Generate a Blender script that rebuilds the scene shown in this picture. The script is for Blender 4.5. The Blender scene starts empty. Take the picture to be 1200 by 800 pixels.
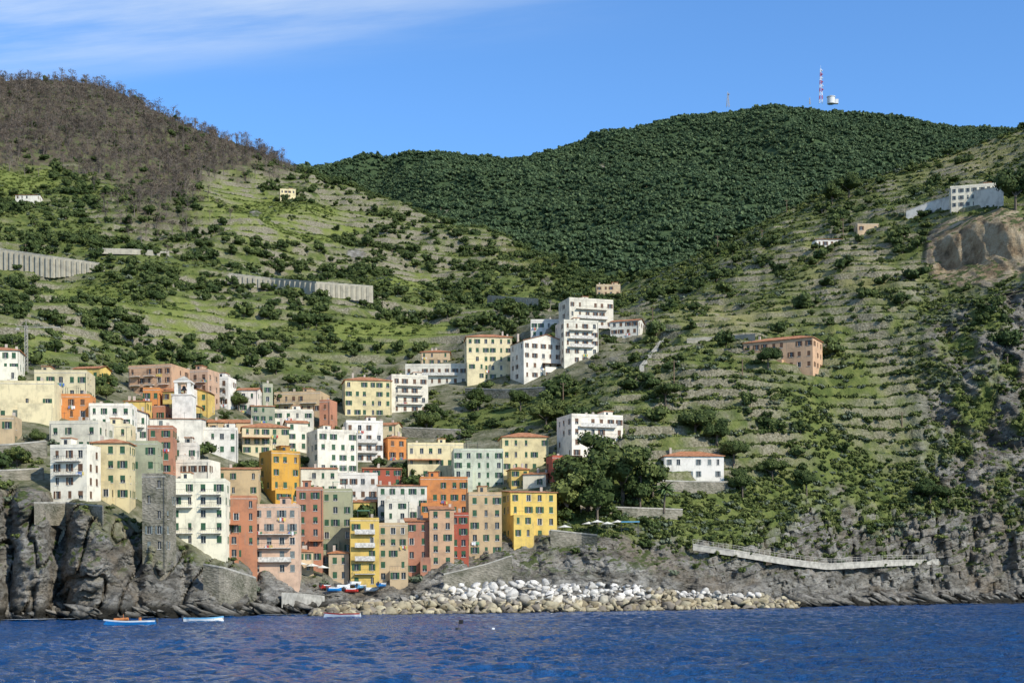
import bpy, math, random, bmesh
import numpy as np
from mathutils import Vector, Matrix
rng=np.random.default_rng(7); R=random.Random(11)
scene=bpy.context.scene
scene.view_settings.view_transform='Standard'; scene.view_settings.look='None'; scene.view_settings.exposure=0
# ---------------------------------------------------------------- survey frame (bearing / elevation / range -> metres)
F=1648.0; H0=5.0; RO=math.radians(0.4); cs,sn=math.cos(RO),math.sin(RO)
def W(px,py,D):
    u=(px-600)/F; v=(690-py)/F
    return D*(cs*u+sn*v), D, H0+D*(-sn*u+cs*v)
def proj(X,Y,Z):
    U=X/Y; V=(Z-H0)/Y
    return 600+F*(cs*U-sn*V), 690-F*(sn*U+cs*V)
def sea(px,py):
    u=(px-600)/F; v=(690-py)/F
    D=-H0/(-sn*u+cs*v); return D
# ---------------------------------------------------------------- noise
def perlin(x,y,seed=0):
    x=np.asarray(x,float); y=np.asarray(y,float)
    xi=np.floor(x).astype(np.int64); yi=np.floor(y).astype(np.int64)
    xf=x-xi; yf=y-yi
    def g(ix,iy,dx,dy):
        n=(ix*374761393+iy*668265263+seed*144269504)&0xffffffff
        n=((n^(n>>13))*1274126177)&0xffffffff
        n=n^(n>>16)
        a=n/4294967296.0*2*math.pi
        return np.cos(a)*dx+np.sin(a)*dy
    u=xf*xf*xf*(xf*(xf*6-15)+10); v=yf*yf*yf*(yf*(yf*6-15)+10)
    a=g(xi,yi,xf,yf); b=g(xi+1,yi,xf-1,yf); c=g(xi,yi+1,xf,yf-1); d=g(xi+1,yi+1,xf-1,yf-1)
    return (a*(1-u)+b*u)*(1-v)+(c*(1-u)+d*u)*v*1.0
def fbm(x,y,o=4,seed=0):
    s=0;a=1;t=0
    for i in range(o):
        s=s+a*perlin(x*2**i,y*2**i,seed+i*7); t+=a; a*=.5
    return s/t*1.5
def ridged(x,y,o=4,seed=0):
    s=0;a=1;t=0
    for i in range(o):
        s=s+a*(1-2*np.abs(perlin(x*2**i,y*2**i,seed+i*5))); t+=a; a*=.5
    return s/t
def sst(a,b,x):
    t=np.clip((x-a)/(b-a),0,1); return t*t*(3-2*t)
def inpoly(px,py,poly):
    ins=np.zeros(np.shape(px),bool); n=len(poly)
    for i in range(n):
        x1,y1=poly[i]; x2,y2=poly[(i+1)%n]
        if y1==y2: continue
        c=((y1>py)!=(y2>py))&(px<(x2-x1)*(py-y1)/(y2-y1)+x1)
        ins^=c
    return ins
# ---------------------------------------------------------------- mesh helpers
def np_mesh(name,V,Q):
    me=bpy.data.meshes.new(name)
    me.vertices.add(len(V)); me.vertices.foreach_set('co',np.asarray(V,np.float32).ravel())
    Q=np.asarray(Q,np.int32); k=Q.shape[1]
    me.loops.add(Q.size); me.loops.foreach_set('vertex_index',Q.ravel())
    me.polygons.add(len(Q)); me.polygons.foreach_set('loop_start',np.arange(len(Q),dtype=np.int32)*k)
    me.update(calc_edges=True); me.validate()
    return me
def link(ob,parent=None,coll=None):
    (coll or scene.collection).objects.link(ob)
    if parent is not None: ob.parent=parent
    return ob
class MB:
    def __init__(s): s.v=[]; s.f=[]
    def quad(s,*p):
        n=len(s.v); s.v.extend(p); s.f.append(tuple(range(n,n+len(p))))
    def box(s,x0,x1,y0,y1,z0,z1):
        n=len(s.v)
        s.v+= [(x0,y0,z0),(x1,y0,z0),(x1,y1,z0),(x0,y1,z0),(x0,y0,z1),(x1,y0,z1),(x1,y1,z1),(x0,y1,z1)]
        for f in ((0,3,2,1),(4,5,6,7),(0,1,5,4),(1,2,6,5),(2,3,7,6),(3,0,4,7)): s.f.append(tuple(n+i for i in f))
    def beam(s,a,b,r0,r1=None,k=5):
        r1=r0 if r1 is None else r1
        a=Vector(a); b=Vector(b); d=(b-a).normalized(); t=d.orthogonal().normalized(); w=d.cross(t)
        n=len(s.v)
        for P,r in ((a,r0),(b,r1)):
            for i in range(k):
                an=2*math.pi*i/k; s.v.append(tuple(P+(t*math.cos(an)+w*math.sin(an))*r))
        for i in range(k):
            j=(i+1)%k; s.f.append((n+i,n+j,n+k+j,n+k+i))
        s.f.append(tuple(n+k+i for i in range(k)))
        s.f.append(tuple(n+k-1-i for i in range(k)))
    def obj(s,name,mat,parent=None,smooth=False):
        if not s.f: return None
        me=bpy.data.meshes.new(name); me.from_pydata(s.v,[],s.f); me.update()
        me.materials.append(mat)
        if smooth:
            for p in me.polygons: p.use_smooth=True
        return link(bpy.data.objects.new(name,me),parent)
def empty(name,loc=(0,0,0),rz=0):
    e=bpy.data.objects.new(name,None); e.location=loc; e.rotation_euler=(0,0,rz); e.empty_display_size=1
    scene.collection.objects.link(e); return e
# ---------------------------------------------------------------- materials
def newmat(name):
    m=bpy.data.materials.new(name); m.use_nodes=True; nt=m.node_tree
    b=nt.nodes['Principled BSDF']; b.inputs['Specular IOR Level'].default_value=.25; b.inputs['Roughness'].default_value=.85
    return m,nt,b
def nd(nt,t,ins=None,**pr):
    n=nt.nodes.new(t)
    for k,v in pr.items(): setattr(n,k,v)
    if ins:
        for k,v in ins.items():
            if hasattr(v,'is_output') : nt.links.new(v,n.inputs[k])
            else: n.inputs[k].default_value=v
    return n
def noise(nt,vec,scale,detail=4,rough=.55):
    return nd(nt,'ShaderNodeTexNoise',{'Vector':vec,'Scale':scale,'Detail':detail,'Roughness':rough}).outputs['Fac']
def ramp(nt,fac,stops):
    n=nt.nodes.new('ShaderNodeValToRGB'); nt.links.new(fac,n.inputs[0]); cr=n.color_ramp
    while len(cr.elements)<len(stops): cr.elements.new(.5)
    for e,(p,c) in zip(cr.elements,stops):
        e.position=p; e.color=(c[0],c[1],c[2],1) if not isinstance(c,(int,float)) else (c,c,c,1)
    return n.outputs[0]
def mix(nt,fac,a,b,bt='MIX'):
    n=nt.nodes.new('ShaderNodeMix'); n.data_type='RGBA'; n.blend_type=bt
    for i,v in ((0,fac),(6,a),(7,b)):
        if hasattr(v,'is_output'): nt.links.new(v,n.inputs[i])
        else: n.inputs[i].default_value=v if i==0 else (v[0],v[1],v[2],1)
    return n.outputs[2]
def mth(nt,op,a,b=0.0,c=None,clamp=False):
    n=nt.nodes.new('ShaderNodeMath'); n.operation=op; n.use_clamp=clamp
    for i,v in enumerate((a,b) if c is None else (a,b,c)):
        if hasattr(v,'is_output'): nt.links.new(v,n.inputs[i])
        else: n.inputs[i].default_value=v
    return n.outputs[0]
def maprange(nt,v,a,b,c=0.,d=1.):
    n=nd(nt,'ShaderNodeMapRange',{0:v,1:a,2:b,3:c,4:d}); n.interpolation_type='SMOOTHSTEP'; return n.outputs[0]
def bump(nt,h,strength,dist=.1):
    return nd(nt,'ShaderNodeBump',{'Height':h,'Strength':strength,'Distance':dist}).outputs[0]
def mapping(nt,vec,sc=(1,1,1),rot=(0,0,0)):
    return nd(nt,'ShaderNodeMapping',{'Vector':vec,'Scale':sc,'Rotation':rot}).outputs[0]
def pos(nt): return nt.nodes.new('ShaderNodeNewGeometry').outputs['Position']
_pl={}
def plaster(col,name='plaster',grime=.5):
    key=(tuple(col),name,grime)
    if key in _pl: return _pl[key]
    m,nt,b=newmat(name+'_%d'%len(_pl)); P=pos(nt)
    n1=noise(nt,P,.32,5,.68); n2=noise(nt,mapping(nt,P,(1.5,1.5,.2)),1,5,.68)
    c=[x for x in col]; dk=[x*.66+.015 for x in col]; br=(.27,.22,.165)
    k=mix(nt,maprange(nt,n1,.42,.70),c,dk)
    k=mix(nt,mth(nt,'MULTIPLY',maprange(nt,n2,.52,.76),grime),k,br)
    nt.links.new(k,b.inputs['Base Color'])
    _pl[key]=m; return m
def simple(name,col,rough=.7,var=.25,scale=2.,spec=.25,metal=0):
    m,nt,b=newmat(name); n=noise(nt,pos(nt),scale,3)
    k=mix(nt,maprange(nt,n,.3,.7),[x*(1-var) for x in col],[min(1,x*(1+var)) for x in col])
    nt.links.new(k,b.inputs['Base Color']); b.inputs['Roughness'].default_value=rough; b.inputs['Specular IOR Level'].default_value=spec
    b.inputs['Metallic'].default_value=metal
    return m
COL=dict(W=(.75,.69,.58),C=(.70,.59,.36),Y=(.66,.47,.14),O=(.60,.32,.055),P=(.44,.20,.12),R=(.40,.10,.055),G=(.34,.34,.23),
 S=(.26,.23,.18),N=(.62,.24,.07),B=(.56,.41,.25),K=(.57,.36,.23),L=(.60,.62,.46),V=(.57,.40,.30))
M_pane=simple('window_glass',(.03,.033,.036),.25,.4,.6,.5)
M_sg=simple('shutter_green',(.035,.09,.045),.6); M_sb=simple('shutter_brown',(.13,.07,.04),.6); M_sd=simple('shutter_grey',(.16,.18,.17),.6)
M_trim=simple('stone_trim',(.56,.52,.45),.8); M_iron=simple('railing_iron',(.06,.06,.06),.5)
M_wood=simple('wood',(.16,.11,.07),.8); M_white=simple('white_paint',(.78,.78,.76),.5,.05)
M_canvas=simple('canvas_awning',(.65,.62,.52),.9); M_conc=simple('concrete',(.38,.35,.29),.9,.25,.8)
M_dark=simple('dark_opening',(.02,.02,.02),.9)
M_cloth=[simple('cloth_white',(.7,.7,.7)),simple('cloth_blue',(.08,.16,.38)),simple('cloth_red',(.45,.07,.06)),simple('cloth_green',(.10,.25,.14)),simple('cloth_yellow',(.6,.45,.12))]
def roofmat():
    m,nt,b=newmat('terracotta_tiles'); P=pos(nt)
    w=nd(nt,'ShaderNodeTexWave',{'Vector':P,'Scale':1.3,'Distortion':1.5,'Detail':2}).outputs['Fac']
    n=noise(nt,P,1.1,5)
    k=ramp(nt,n,[(.3,(.22,.095,.05)),(.5,(.42,.17,.075)),(.72,(.52,.28,.15))])
    nt.links.new(k,b.inputs['Base Color']); nt.links.new(bump(nt,w,.6,.06),b.inputs['Normal']); return m
M_roof=roofmat()
def stonemat():
    m,nt,b=newmat('dry_stone'); P=pos(nt)
    v=nd(nt,'ShaderNodeTexVoronoi',{'Vector':mapping(nt,P,(1,1,2.0)),'Scale':1.6}); n=noise(nt,P,.25,4)
    k=mix(nt,.6,ramp(nt,v.outputs['Color'],[(.2,(.08,.07,.05)),(.8,(.32,.28,.22))]),ramp(nt,n,[(.35,(.07,.075,.04)),(.65,(.32,.28,.21))]))
    nt.links.new(k,b.inputs['Base Color']); nt.links.new(bump(nt,v.outputs['Distance'],.7,.15),b.inputs['Normal']); return m
M_stone=stonemat()
# ================================================================ TERRAIN
Cpx=[-200,0,60,100,200,300,400,500,600,700,800,900,1000,1100,1200,1400]
T={
-200:[(729,245),(660,258),(570,275),(520,310),(470,345),(420,390),(360,500),(290,680),(210,880),(150,1050),(112,1250)],
0:[(727,250),(650,262),(575,275),(540,295),(495,320),(445,365),(385,480),(310,660),(235,860),(165,1050),(99,1250)],
60:[(727,250),(660,260),(590,272),(555,292),(500,320),(450,370),(390,480),(310,660),(235,860),(165,1050),(99,1250)],
100:[(726,252),(665,262),(600,272),(560,292),(510,325),(460,380),(395,490),(305,680),(235,870),(165,1050),(96,1250)],
200:[(722,265),(690,270),(650,280),(600,305),(540,345),(480,400),(400,520),(310,700),(240,880),(190,1030),(140,1200)],
300:[(720,280),(705,286),(682,300),(630,325),(560,365),(490,430),(410,560),(325,730),(260,900),(215,1020),(184,1130)],
400:[(712,315),(700,320),(688,328),(640,345),(570,385),(490,450),(415,580),(345,750),(290,900),(250,1020),(222,1120)],
500:[(712,318),(690,325),(668,335),(620,355),(565,395),(480,460),(415,590),(360,740),(315,880),(285,980),(260,1080)],
600:[(714,315),(675,328),(635,340),(595,362),(545,400),(470,460),(410,560),(370,680),(340,800),(315,900),(298,1000)],
700:[(713,318),(668,330),(625,342),(580,362),(520,395),(450,440),(400,510),(375,580),(360,660),(350,720),(343,800)],
800:[(711,330),(680,340),(645,350),(590,368),(530,392),(460,425),(410,470),(375,520),(350,570),(330,620),(314,680)],
900:[(709,345),(685,356),(646,364),(580,382),(510,405),(440,435),(385,475),(345,520),(315,570),(290,620),(266,690)],
1000:[(707,365),(692,380),(648,390),(598,402),(520,418),(430,445),(370,480),(320,530),(280,580),(245,640),(217,700)],
1100:[(706,385),(694,400),(648,409),(595,418),(520,428),(420,445),(340,480),(295,520),(255,570),(222,620),(192,690)],
1200:[(705,402),(693,416),(650,423),(595,430),(520,436),(400,446),(310,460),(285,480),(245,530),(205,600),(158,680)],
1400:[(704,420),(692,434),(655,440),(600,446),(500,452),(380,460),(290,475),(260,500),(210,560),(150,620),(100,700)]}
back_px=[-200,300,340,400,480,560,640,720,780,840,900,960,1000,1060,1120,1200,1400]
back_py=[230,205,200,203,192,180,172,152,141,129,123,122,124,132,139,148,175]
SEG=[6,50,55,50,45,50,95,110,110,90,80,10,10,60,65,65,8]
step=1.8
PX=np.arange(-200,1400.1,step); nc=len(PX)
nr=sum(SEG)+1
cZ=[];cD=[]
for px in Cpx:
    col=T[px]
    D=[c[1] for c in col]; Z=[W(px,c[0],c[1])[2] for c in col]
    Z[0]=0
    D=[D[0]-14]+D; Z=[-5.]+Z
    D.append(D[-1]+130); Z.append(Z[-1]-50)
    br=float(np.interp(px,back_px,back_py))
    for fr,DD in ((1.,max(1300,D[-1]+150)),(.62,1780),(.28,2200),(0,2600)):
        py=br+(352-br)*fr; D.append(DD); Z.append(W(px,py,DD)[2])
    D.append(2900); Z.append(Z[-1]-150)
    cZ.append(Z); cD.append(D)
cZ=np.array(cZ).T; cD=np.array(cD).T    # rows x ctrl cols
def rs(A): return np.array([np.interp(PX,Cpx,r) for r in A])
def blur1(A,sig,axis):
    k=int(sig*3); w=np.exp(-.5*(np.arange(-k,k+1)/sig)**2); w/=w.sum()
    pad=[(0,0),(0,0)]; pad[axis]=(k,k); P=np.pad(A,pad,mode='reflect',reflect_type='odd')
    out=np.zeros_like(A)
    for i,ww in enumerate(w):
        sl=[slice(None),slice(None)]; sl[axis]=slice(i,i+A.shape[axis]); out+=ww*P[tuple(sl)]
    return out
gZ=blur1(rs(cZ),16,1); gD=blur1(rs(cD),16,1)
gZ[16]=np.array([W(p,float(np.interp(p,back_px,back_py)),2600)[2] for p in PX])
gZ[16]=blur1(gZ[16:17],10,1)[0]
tr=np.concatenate([[i+j/s for j in range(s)] for i,s in enumerate(SEG)]+[[len(SEG)]])
ridx=np.arange(gZ.shape[0])
Z=np.array([np.interp(tr,ridx,gZ[:,c]) for c in range(nc)]).T
D=np.array([np.interp(tr,ridx,gD[:,c]) for c in range(nc)]).T
Zs=blur1(Z,9,0); Ds=blur1(D,9,0)
wgt=sst(2.5,4.5,tr)[:,None]*(1-np.exp(-((tr-11)/.25)**2))[:,None]
Z=Z*(1-wgt)+Zs*wgt; D=D*(1-wgt)+Ds*wgt
TR=np.repeat(tr[:,None],nc,1); PXg=np.repeat(PX[None,:],nr,0)
U=(PXg-600)/F
X=D*U; Y=D.copy()
ext=.85*sst(840,960,PXg)+.1*sst(640,680,PXg)*(1-sst(840,960,PXg))      # rock climbs higher on the eastern headland
rockw=sst(.6,1.1,TR)*(1-sst(2.9+ext,3.6+ext,TR))
q=fbm(X/9,Z/11,5,3); q2=ridged((X*.8+Z*.9)/7,(Z*.8-X*.35)/3.2,4,9)
q3=ridged((X+.5*Z)/2.6,(Z-.55*X)/1.1,3,13); q4=np.abs(perlin(X/4.5,Z/14,17))
q5=ridged((X*.8+Z*.6)/26,(Z*.85-X*.5)/9,3,19)
leftc=1-sst(330,400,PXg); east=sst(760,880,PXg)
amp=1+.25*leftc
Dd=rockw*(-(q*7*(1-.2*east))-(q2-.3)*2.8-(q3-.2)*1.0 -(q5-.3)*9*east+ np.exp(-(q4/.035)**2)*3.0*(leftc+.5*east))*amp
Dd+= rockw*(15*np.exp(-((PXg-70-.12*(Z-10))/12)**2) + 6*np.exp(-((PXg-160)/9)**2)+ 5*np.exp(-((PXg-215)/8)**2)+ 5*np.exp(-((PXg-12)/8)**2)+7*np.exp(-((PXg-300)/7)**2))
Dd-= rockw*5*np.exp(-((PXg-120)/22)**2)
Y=Y+Dd; X=X*(Y/D)
Z=Z+rockw*((ridged(X/6,Y/5,4,21)-.3)*1.8)*sst(.9,1.6,TR)
lw=east*rockw*sst(1.1,1.6,TR)
dipz=Z-.30*X+fbm(X/25,Y/25,2,23)*3; lk=dipz/2.4; lf=lk-np.floor(lk); Z=Z+lw*((np.floor(lk)+sst(.5,.95,lf))*2.4-dipz)*.8
cl=sst(1040,1110,PXg)*sst(3.6,4.2,TR)*(1-sst(6.8,7.6,TR))
quarry=np.exp(-((PXg-1150)/66)**4-((TR-7.95)/.62)**4)
Y=Y-cl*(fbm(X/16,Z/20,5,33)*11+ (ridged((X+Z)/11,Z/9,4,35)-.3)*5+(q3-.2)*1.6)
# quarry face: a cut bench below, a near-vertical broken wall above
Y=Y-quarry*(fbm(X/12,Z/30,4,37)*5+(ridged(X/6,Z/9,4,39)-.3)*3.5)
Z=Z-10*np.exp(-((PXg-1150)/75)**4)*np.exp(-((TR-7.5)/.75)**4)*(1-sst(7.95,8.16,TR+fbm(X/14,X/30,3,41)*.15))
# hills relief
left=1-sst(640,760,PXg)
hl=sst(5.6,7.5,TR)*(1-.75*sst(10,11,TR))*(TR<=12)
rel=(ridged(X/260+.3,Y/330,4,51)-.35)
Z=Z+hl*left*(rel*36+fbm(X/60,Y/60,4,52)*6)
hr=sst(3.6,5,TR)*(1-.6*sst(10,11,TR))*(TR<=12)*(1-left)
Z=Z+hr*((ridged(X/120,Y/170,4,61)-.35)*12+fbm(X/30,Y/30,4,62)*3)
hb=sst(12.5,13.5,TR)*(1-.93*sst(15.0,16,TR))
Z=Z+hb*((ridged(X/520+.2,Y/700,5,71)-.35)*120)+ sst(13,14,TR)*(1-.7*sst(15.3,16,TR))*fbm(X/90,Y/90,3,72)*10
Z=Z+sst(3,4,TR)*fbm(X/9,Y/9,3,81)*.4
def terr(Z,Hh,warp):
    zz=(Z+warp)/Hh; k=np.floor(zz); f=zz-k
    g=sst(.58,.97,f); return (k+g)*Hh-warp, f
warp=fbm(X/55,Y/55,3,91)*3.5
vinen=sst(-.25,.0,fbm(X/130,Y/130,3,95))
tl=left*sst(5.9,6.6,TR)*(1-sst(10.2,10.8,TR))
tpatch=sst(-.35,.0,fbm(X/60,Y/60,3,97))
tw_r=(1-left)*sst(3.8+ext*.5,4.4+ext*.5,TR)*(TR<11)*(1-cl)*(1-quarry)*.95*tpatch
Zt,fl=terr(Z,6.2,warp); Zr,fr_=terr(Z,3.7,warp)
Z=Z+(Zt-Z)*tl*vinen*.95
Z=Z+(Zr-Z)*tw_r
ft=np.where(left>.5,fl,fr_)
land=TR>1.3
Z=np.where(land&(TR<3),np.maximum(Z,.3),Z)
PXf,PYf=proj(X,Y,Z)
def ground(px,py):
    ci=int(np.clip(round((px-PX[0])/step),0,nc-1)); p=PYf[:,ci]
    i0=int(np.searchsorted(tr,1.6))
    for i in range(i0,nr-1):
        if p[i+1]<=py:
            f=(p[i]-py)/max(1e-6,(p[i]-p[i+1])) if p[i]>py else 0
            f=min(max(f,0),1)
            return Y[i,ci]*(1-f)+Y[i+1,ci]*f
    return Y[-2,ci]
# ---- masks
town_poly=[(-60,420),(120,432),(270,440),(400,440),(545,395),(650,350),(730,340),(765,385),(700,440),(620,465),(470,500),(470,515),(600,500),(740,490),(720,545),(660,575),(655,640),(400,702),(290,700),(180,650),(60,588),(-60,590)]
town=inpoly(PXf,PYf,town_poly)&(TR<8)
nz=fbm(X/22,Y/22,4,101); nz2=fbm(X/70,Y/70,3,103); nzs=fbm(X/7,(Y+Z)/7,3,107)
rock=1-sst(2.7+ext,3.3+ext,TR+nz*1.0+nzs*.6)
rock=np.maximum(rock,cl*sst(-.14,.18,fbm(X/13,Z/17,4,105)+.13*sst(1080,1200,PXg)))
orange=quarry
rock=np.maximum(rock,sst(.35,.6,orange+nz*.35))
for (a,b_,r) in ((418,298,16),(710,195,12),(300,250,10),(640,330,9),(520,245,8),(1160,330,20)):
    rock=np.maximum(rock,sst(.45,.7,np.exp(-((PXf-a)/r)**2-((PYf-b_)/(r*.55))**2)+nz*.2))
line=np.interp(PXf,[-200,0,60,140,200,260,330,420],[190,195,195,215,232,205,198,190])
burnt=left*sst(-14,14,line-PYf+nz*30)*(TR<12.0)*sst(7,8,TR)
burnt=np.maximum(burnt,.8*np.exp(-((PXf-185)/45)**2-((PYf-245)/28)**2)*(TR<12))
def blob(a,b_,rx,ry): return np.exp(-((PXf-a)/rx)**2-((PYf-b_)/ry)**2)
vine=blob(255,215,65,32)+blob(300,262,70,20)+blob(240,375,95,26)+blob(100,345,60,12)+blob(510,395,50,18)+blob(370,262,60,22)+blob(430,390,45,16)+.9*blob(20,210,60,22)+.8*blob(480,330,50,12)+.8*blob(60,400,55,18)
vine=np.clip(vine*left*(TR<12)+nz*.3*left*sst(5.9,6.5,TR),0,1)
vine=sst(.33,.6,vine)*(1-burnt*.6)
dryr=(1-left)*(blob(1150,190,90,26)+blob(950,300,60,14)+blob(850,370,70,20)+blob(1000,330,60,14))
dryr=np.clip(dryr,0,1)
far=sst(12,12.6,TR)
# ================================================================ terrain mesh
V=np.stack([X,Y,Z],-1).reshape(-1,3)
i=np.arange(nr-1)[:,None]*nc+np.arange(nc-1)[None,:]
Q=np.stack([i,i+1,i+nc+1,i+nc],-1).reshape(-1,4)
me=np_mesh('hillside_terrain',V,Q)
def cattr(me,name,ch):
    a=me.color_attributes.new(name,'FLOAT_COLOR','POINT')
    a.data.foreach_set('color',np.stack([np.broadcast_to(c,X.shape) for c in ch],-1).astype(np.float32).ravel())
cattr(me,'ma',[rock,burnt,vine,np.ones_like(X)])
cattr(me,'mb',[town*1.,far,np.clip(orange,0,1),np.ones_like(X)])
cattr(me,'mc',[np.clip(tl*vinen+tw_r,0,1),dryr,ft,np.ones_like(X)])
me.polygons.foreach_set('use_smooth',np.ones(len(Q),bool))
m,nt,b=newmat('terrain'); P=pos(nt)
def att(n):
    a=nd(nt,'ShaderNodeAttribute',attribute_name=n); s=nd(nt,'ShaderNodeSeparateColor',{0:a.outputs['Color']}); return s.outputs
A=att('ma');B=att('mb');C=att('mc')
n1=noise(nt,P,.035,3);n2=noise(nt,P,.22,5,.7);n3=noise(nt,P,1.6,3,.6)
k=ramp(nt,n2,[(.3,(.045,.065,.018)),(.46,(.085,.108,.028)),(.6,(.145,.16,.045)),(.75,(.22,.20,.09))])
k=mix(nt,maprange(nt,n1,.4,.65,0,.5),k,(.13,.155,.042))
vc=ramp(nt,n2,[(.3,(.10,.13,.03)),(.6,(.18,.20,.05)),(.8,(.27,.235,.11))])
k=mix(nt,A[2],k,vc)
dc=ramp(nt,n2,[(.3,(.18,.165,.06)),(.7,(.34,.29,.145))])
k=mix(nt,mth(nt,'MULTIPLY',C[1],.75),k,dc)
geo=nt.nodes.new('ShaderNodeNewGeometry'); nzz=nd(nt,'ShaderNodeSeparateXYZ',{0:geo.outputs['Normal']}).outputs[2]
# dry-stone risers of the terraces
wl=mth(nt,'MULTIPLY',maprange(nt,nzz,.80,.62),maprange(nt,noise(nt,P,.07,3),.36,.54))
wl=mth(nt,'MULTIPLY',wl,C[0])
k=mix(nt,mth(nt,'MULTIPLY',wl,.95),k,ramp(nt,n3,[(.3,(.085,.075,.05)),(.5,(.20,.175,.12)),(.7,(.34,.30,.22))]))
bc=ramp(nt,n2,[(.3,(.05,.042,.030)),(.5,(.10,.08,.055)),(.6,(.10,.115,.045)),(.75,(.12,.10,.07))])
k=mix(nt,A[1],k,bc)
k=mix(nt,mth(nt,'MULTIPLY',B[0],.7),k,ramp(nt,n2,[(.35,(.06,.07,.03)),(.5,(.16,.14,.10)),(.7,(.30,.27,.22))]))
k=mix(nt,B[1],k,ramp(nt,n2,[(.3,(.03,.055,.025)),(.7,(.075,.105,.042))]))
# rock
st=mapping(nt,P,(.3,.3,1.0),(0,math.radians(30),0))
r1=noise(nt,st,.28,7,.70); r2=noise(nt,P,.06,4,.6); r3=noise(nt,st,1.6,5,.72)
rc=ramp(nt,r1,[(.30,(.065,.058,.047)),(.43,(.165,.15,.122)),(.55,(.29,.27,.23)),(.72,(.45,.42,.36))])
rc=mix(nt,maprange(nt,r2,.45,.7,0,.55),rc,(.25,.19,.125))
rc=mix(nt,maprange(nt,r3,.49,.62,0,.7),rc,(.06,.054,.045))
rq=noise(nt,mapping(nt,P,(1,1,.5)),.16,7,.72)
rc=mix(nt,mth(nt,'MULTIPLY',B[2],1.3,clamp=True),rc,ramp(nt,rq,[(.34,(.10,.075,.045)),(.45,(.27,.19,.11)),(.55,(.40,.31,.19)),(.7,(.48,.40,.28))]))
zz=nd(nt,'ShaderNodeSeparateXYZ',{0:P}).outputs[2]
rc=mix(nt,maprange(nt,mth(nt,'ADD',zz,mth(nt,'MULTIPLY',r1,-5.0)),.9,-1.0),rc,(.028,.025,.018))
gr=maprange(nt,mth(nt,'MULTIPLY',nzz,noise(nt,P,.3,3)),.37,.47)
grz=mth(nt,'MULTIPLY',gr,maprange(nt,zz,6,12))
rc=mix(nt,grz,rc,(.085,.105,.035))
k=mix(nt,A[0],k,rc)
nt.links.new(k,b.inputs['Base Color'])
hh=mth(nt,'ADD',mth(nt,'MULTIPLY',mth(nt,'ADD',mth(nt,'MULTIPLY',mth(nt,'ADD',r1,mth(nt,'MULTIPLY',rq,B[2])),1.6),mth(nt,'MULTIPLY',r3,.5)),A[0]),mth(nt,'MULTIPLY',n3,.3))
nt.links.new(bump(nt,hh,1.,1.7),b.inputs['Normal'])
b.inputs['Specular IOR Level'].default_value=.1
me.materials.append(m)
link(bpy.data.objects.new('hillside_terrain',me))
# ================================================================ SEA
ang=np.concatenate([np.linspace(-180,-24,16)[:-1],np.linspace(-24,24,560),np.linspace(24,180,16)[1:]])
rad=np.concatenate([[0.5,15,35,50],np.arange(60,150,.5),np.arange(150,420,1.2),np.geomspace(421,25000,25)])
AA,RR=np.meshgrid(np.radians(ang),rad)
sx=RR*np.sin(AA); sy=RR*np.cos(AA)
msk=(np.abs(ang)<23.9)[None,:]*((RR>58)&(RR<415))
sz=(perlin(sx/9,sy/7,201)*.30+perlin(sx/3.4,sy/3.0,202)*.36+perlin(sx/1.5+.3*sy/3,sy/1.5,203)*.28)*msk
sv=np.stack([sx,sy,sz],-1).reshape(-1,3); na=len(ang)
i=np.arange(len(rad)-1)[:,None]*na+np.arange(na-1)[None,:]
me=np_mesh('sea_water',sv,np.stack([i,i+1,i+na+1,i+na],-1).reshape(-1,4)[:,::-1])
me.polygons.foreach_set('use_smooth',np.ones(len(me.polygons),bool))
m,nt,b=newmat('sea_water'); P=pos(nt)
w1=noise(nt,mapping(nt,P,(1,1.2,1)),1.1,4,.7); w2=noise(nt,mapping(nt,P,(.6,.8,1)),.35,3,.6); w3=noise(nt,P,.02,3)
k=mix(nt,maprange(nt,w3,.35,.65),(.002,.052,.175),(.004,.074,.23))
nt.links.new(k,b.inputs['Base Color']); b.inputs['Roughness'].default_value=.06; b.inputs['IOR'].default_value=1.33
b.inputs['Specular IOR Level'].default_value=.35
nt.links.new(bump(nt,mth(nt,'ADD',mth(nt,'MULTIPLY',w1,.9),w2),1.,1.8),b.inputs['Normal'])
me.materials.append(m); link(bpy.data.objects.new('sea_water',me))
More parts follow.
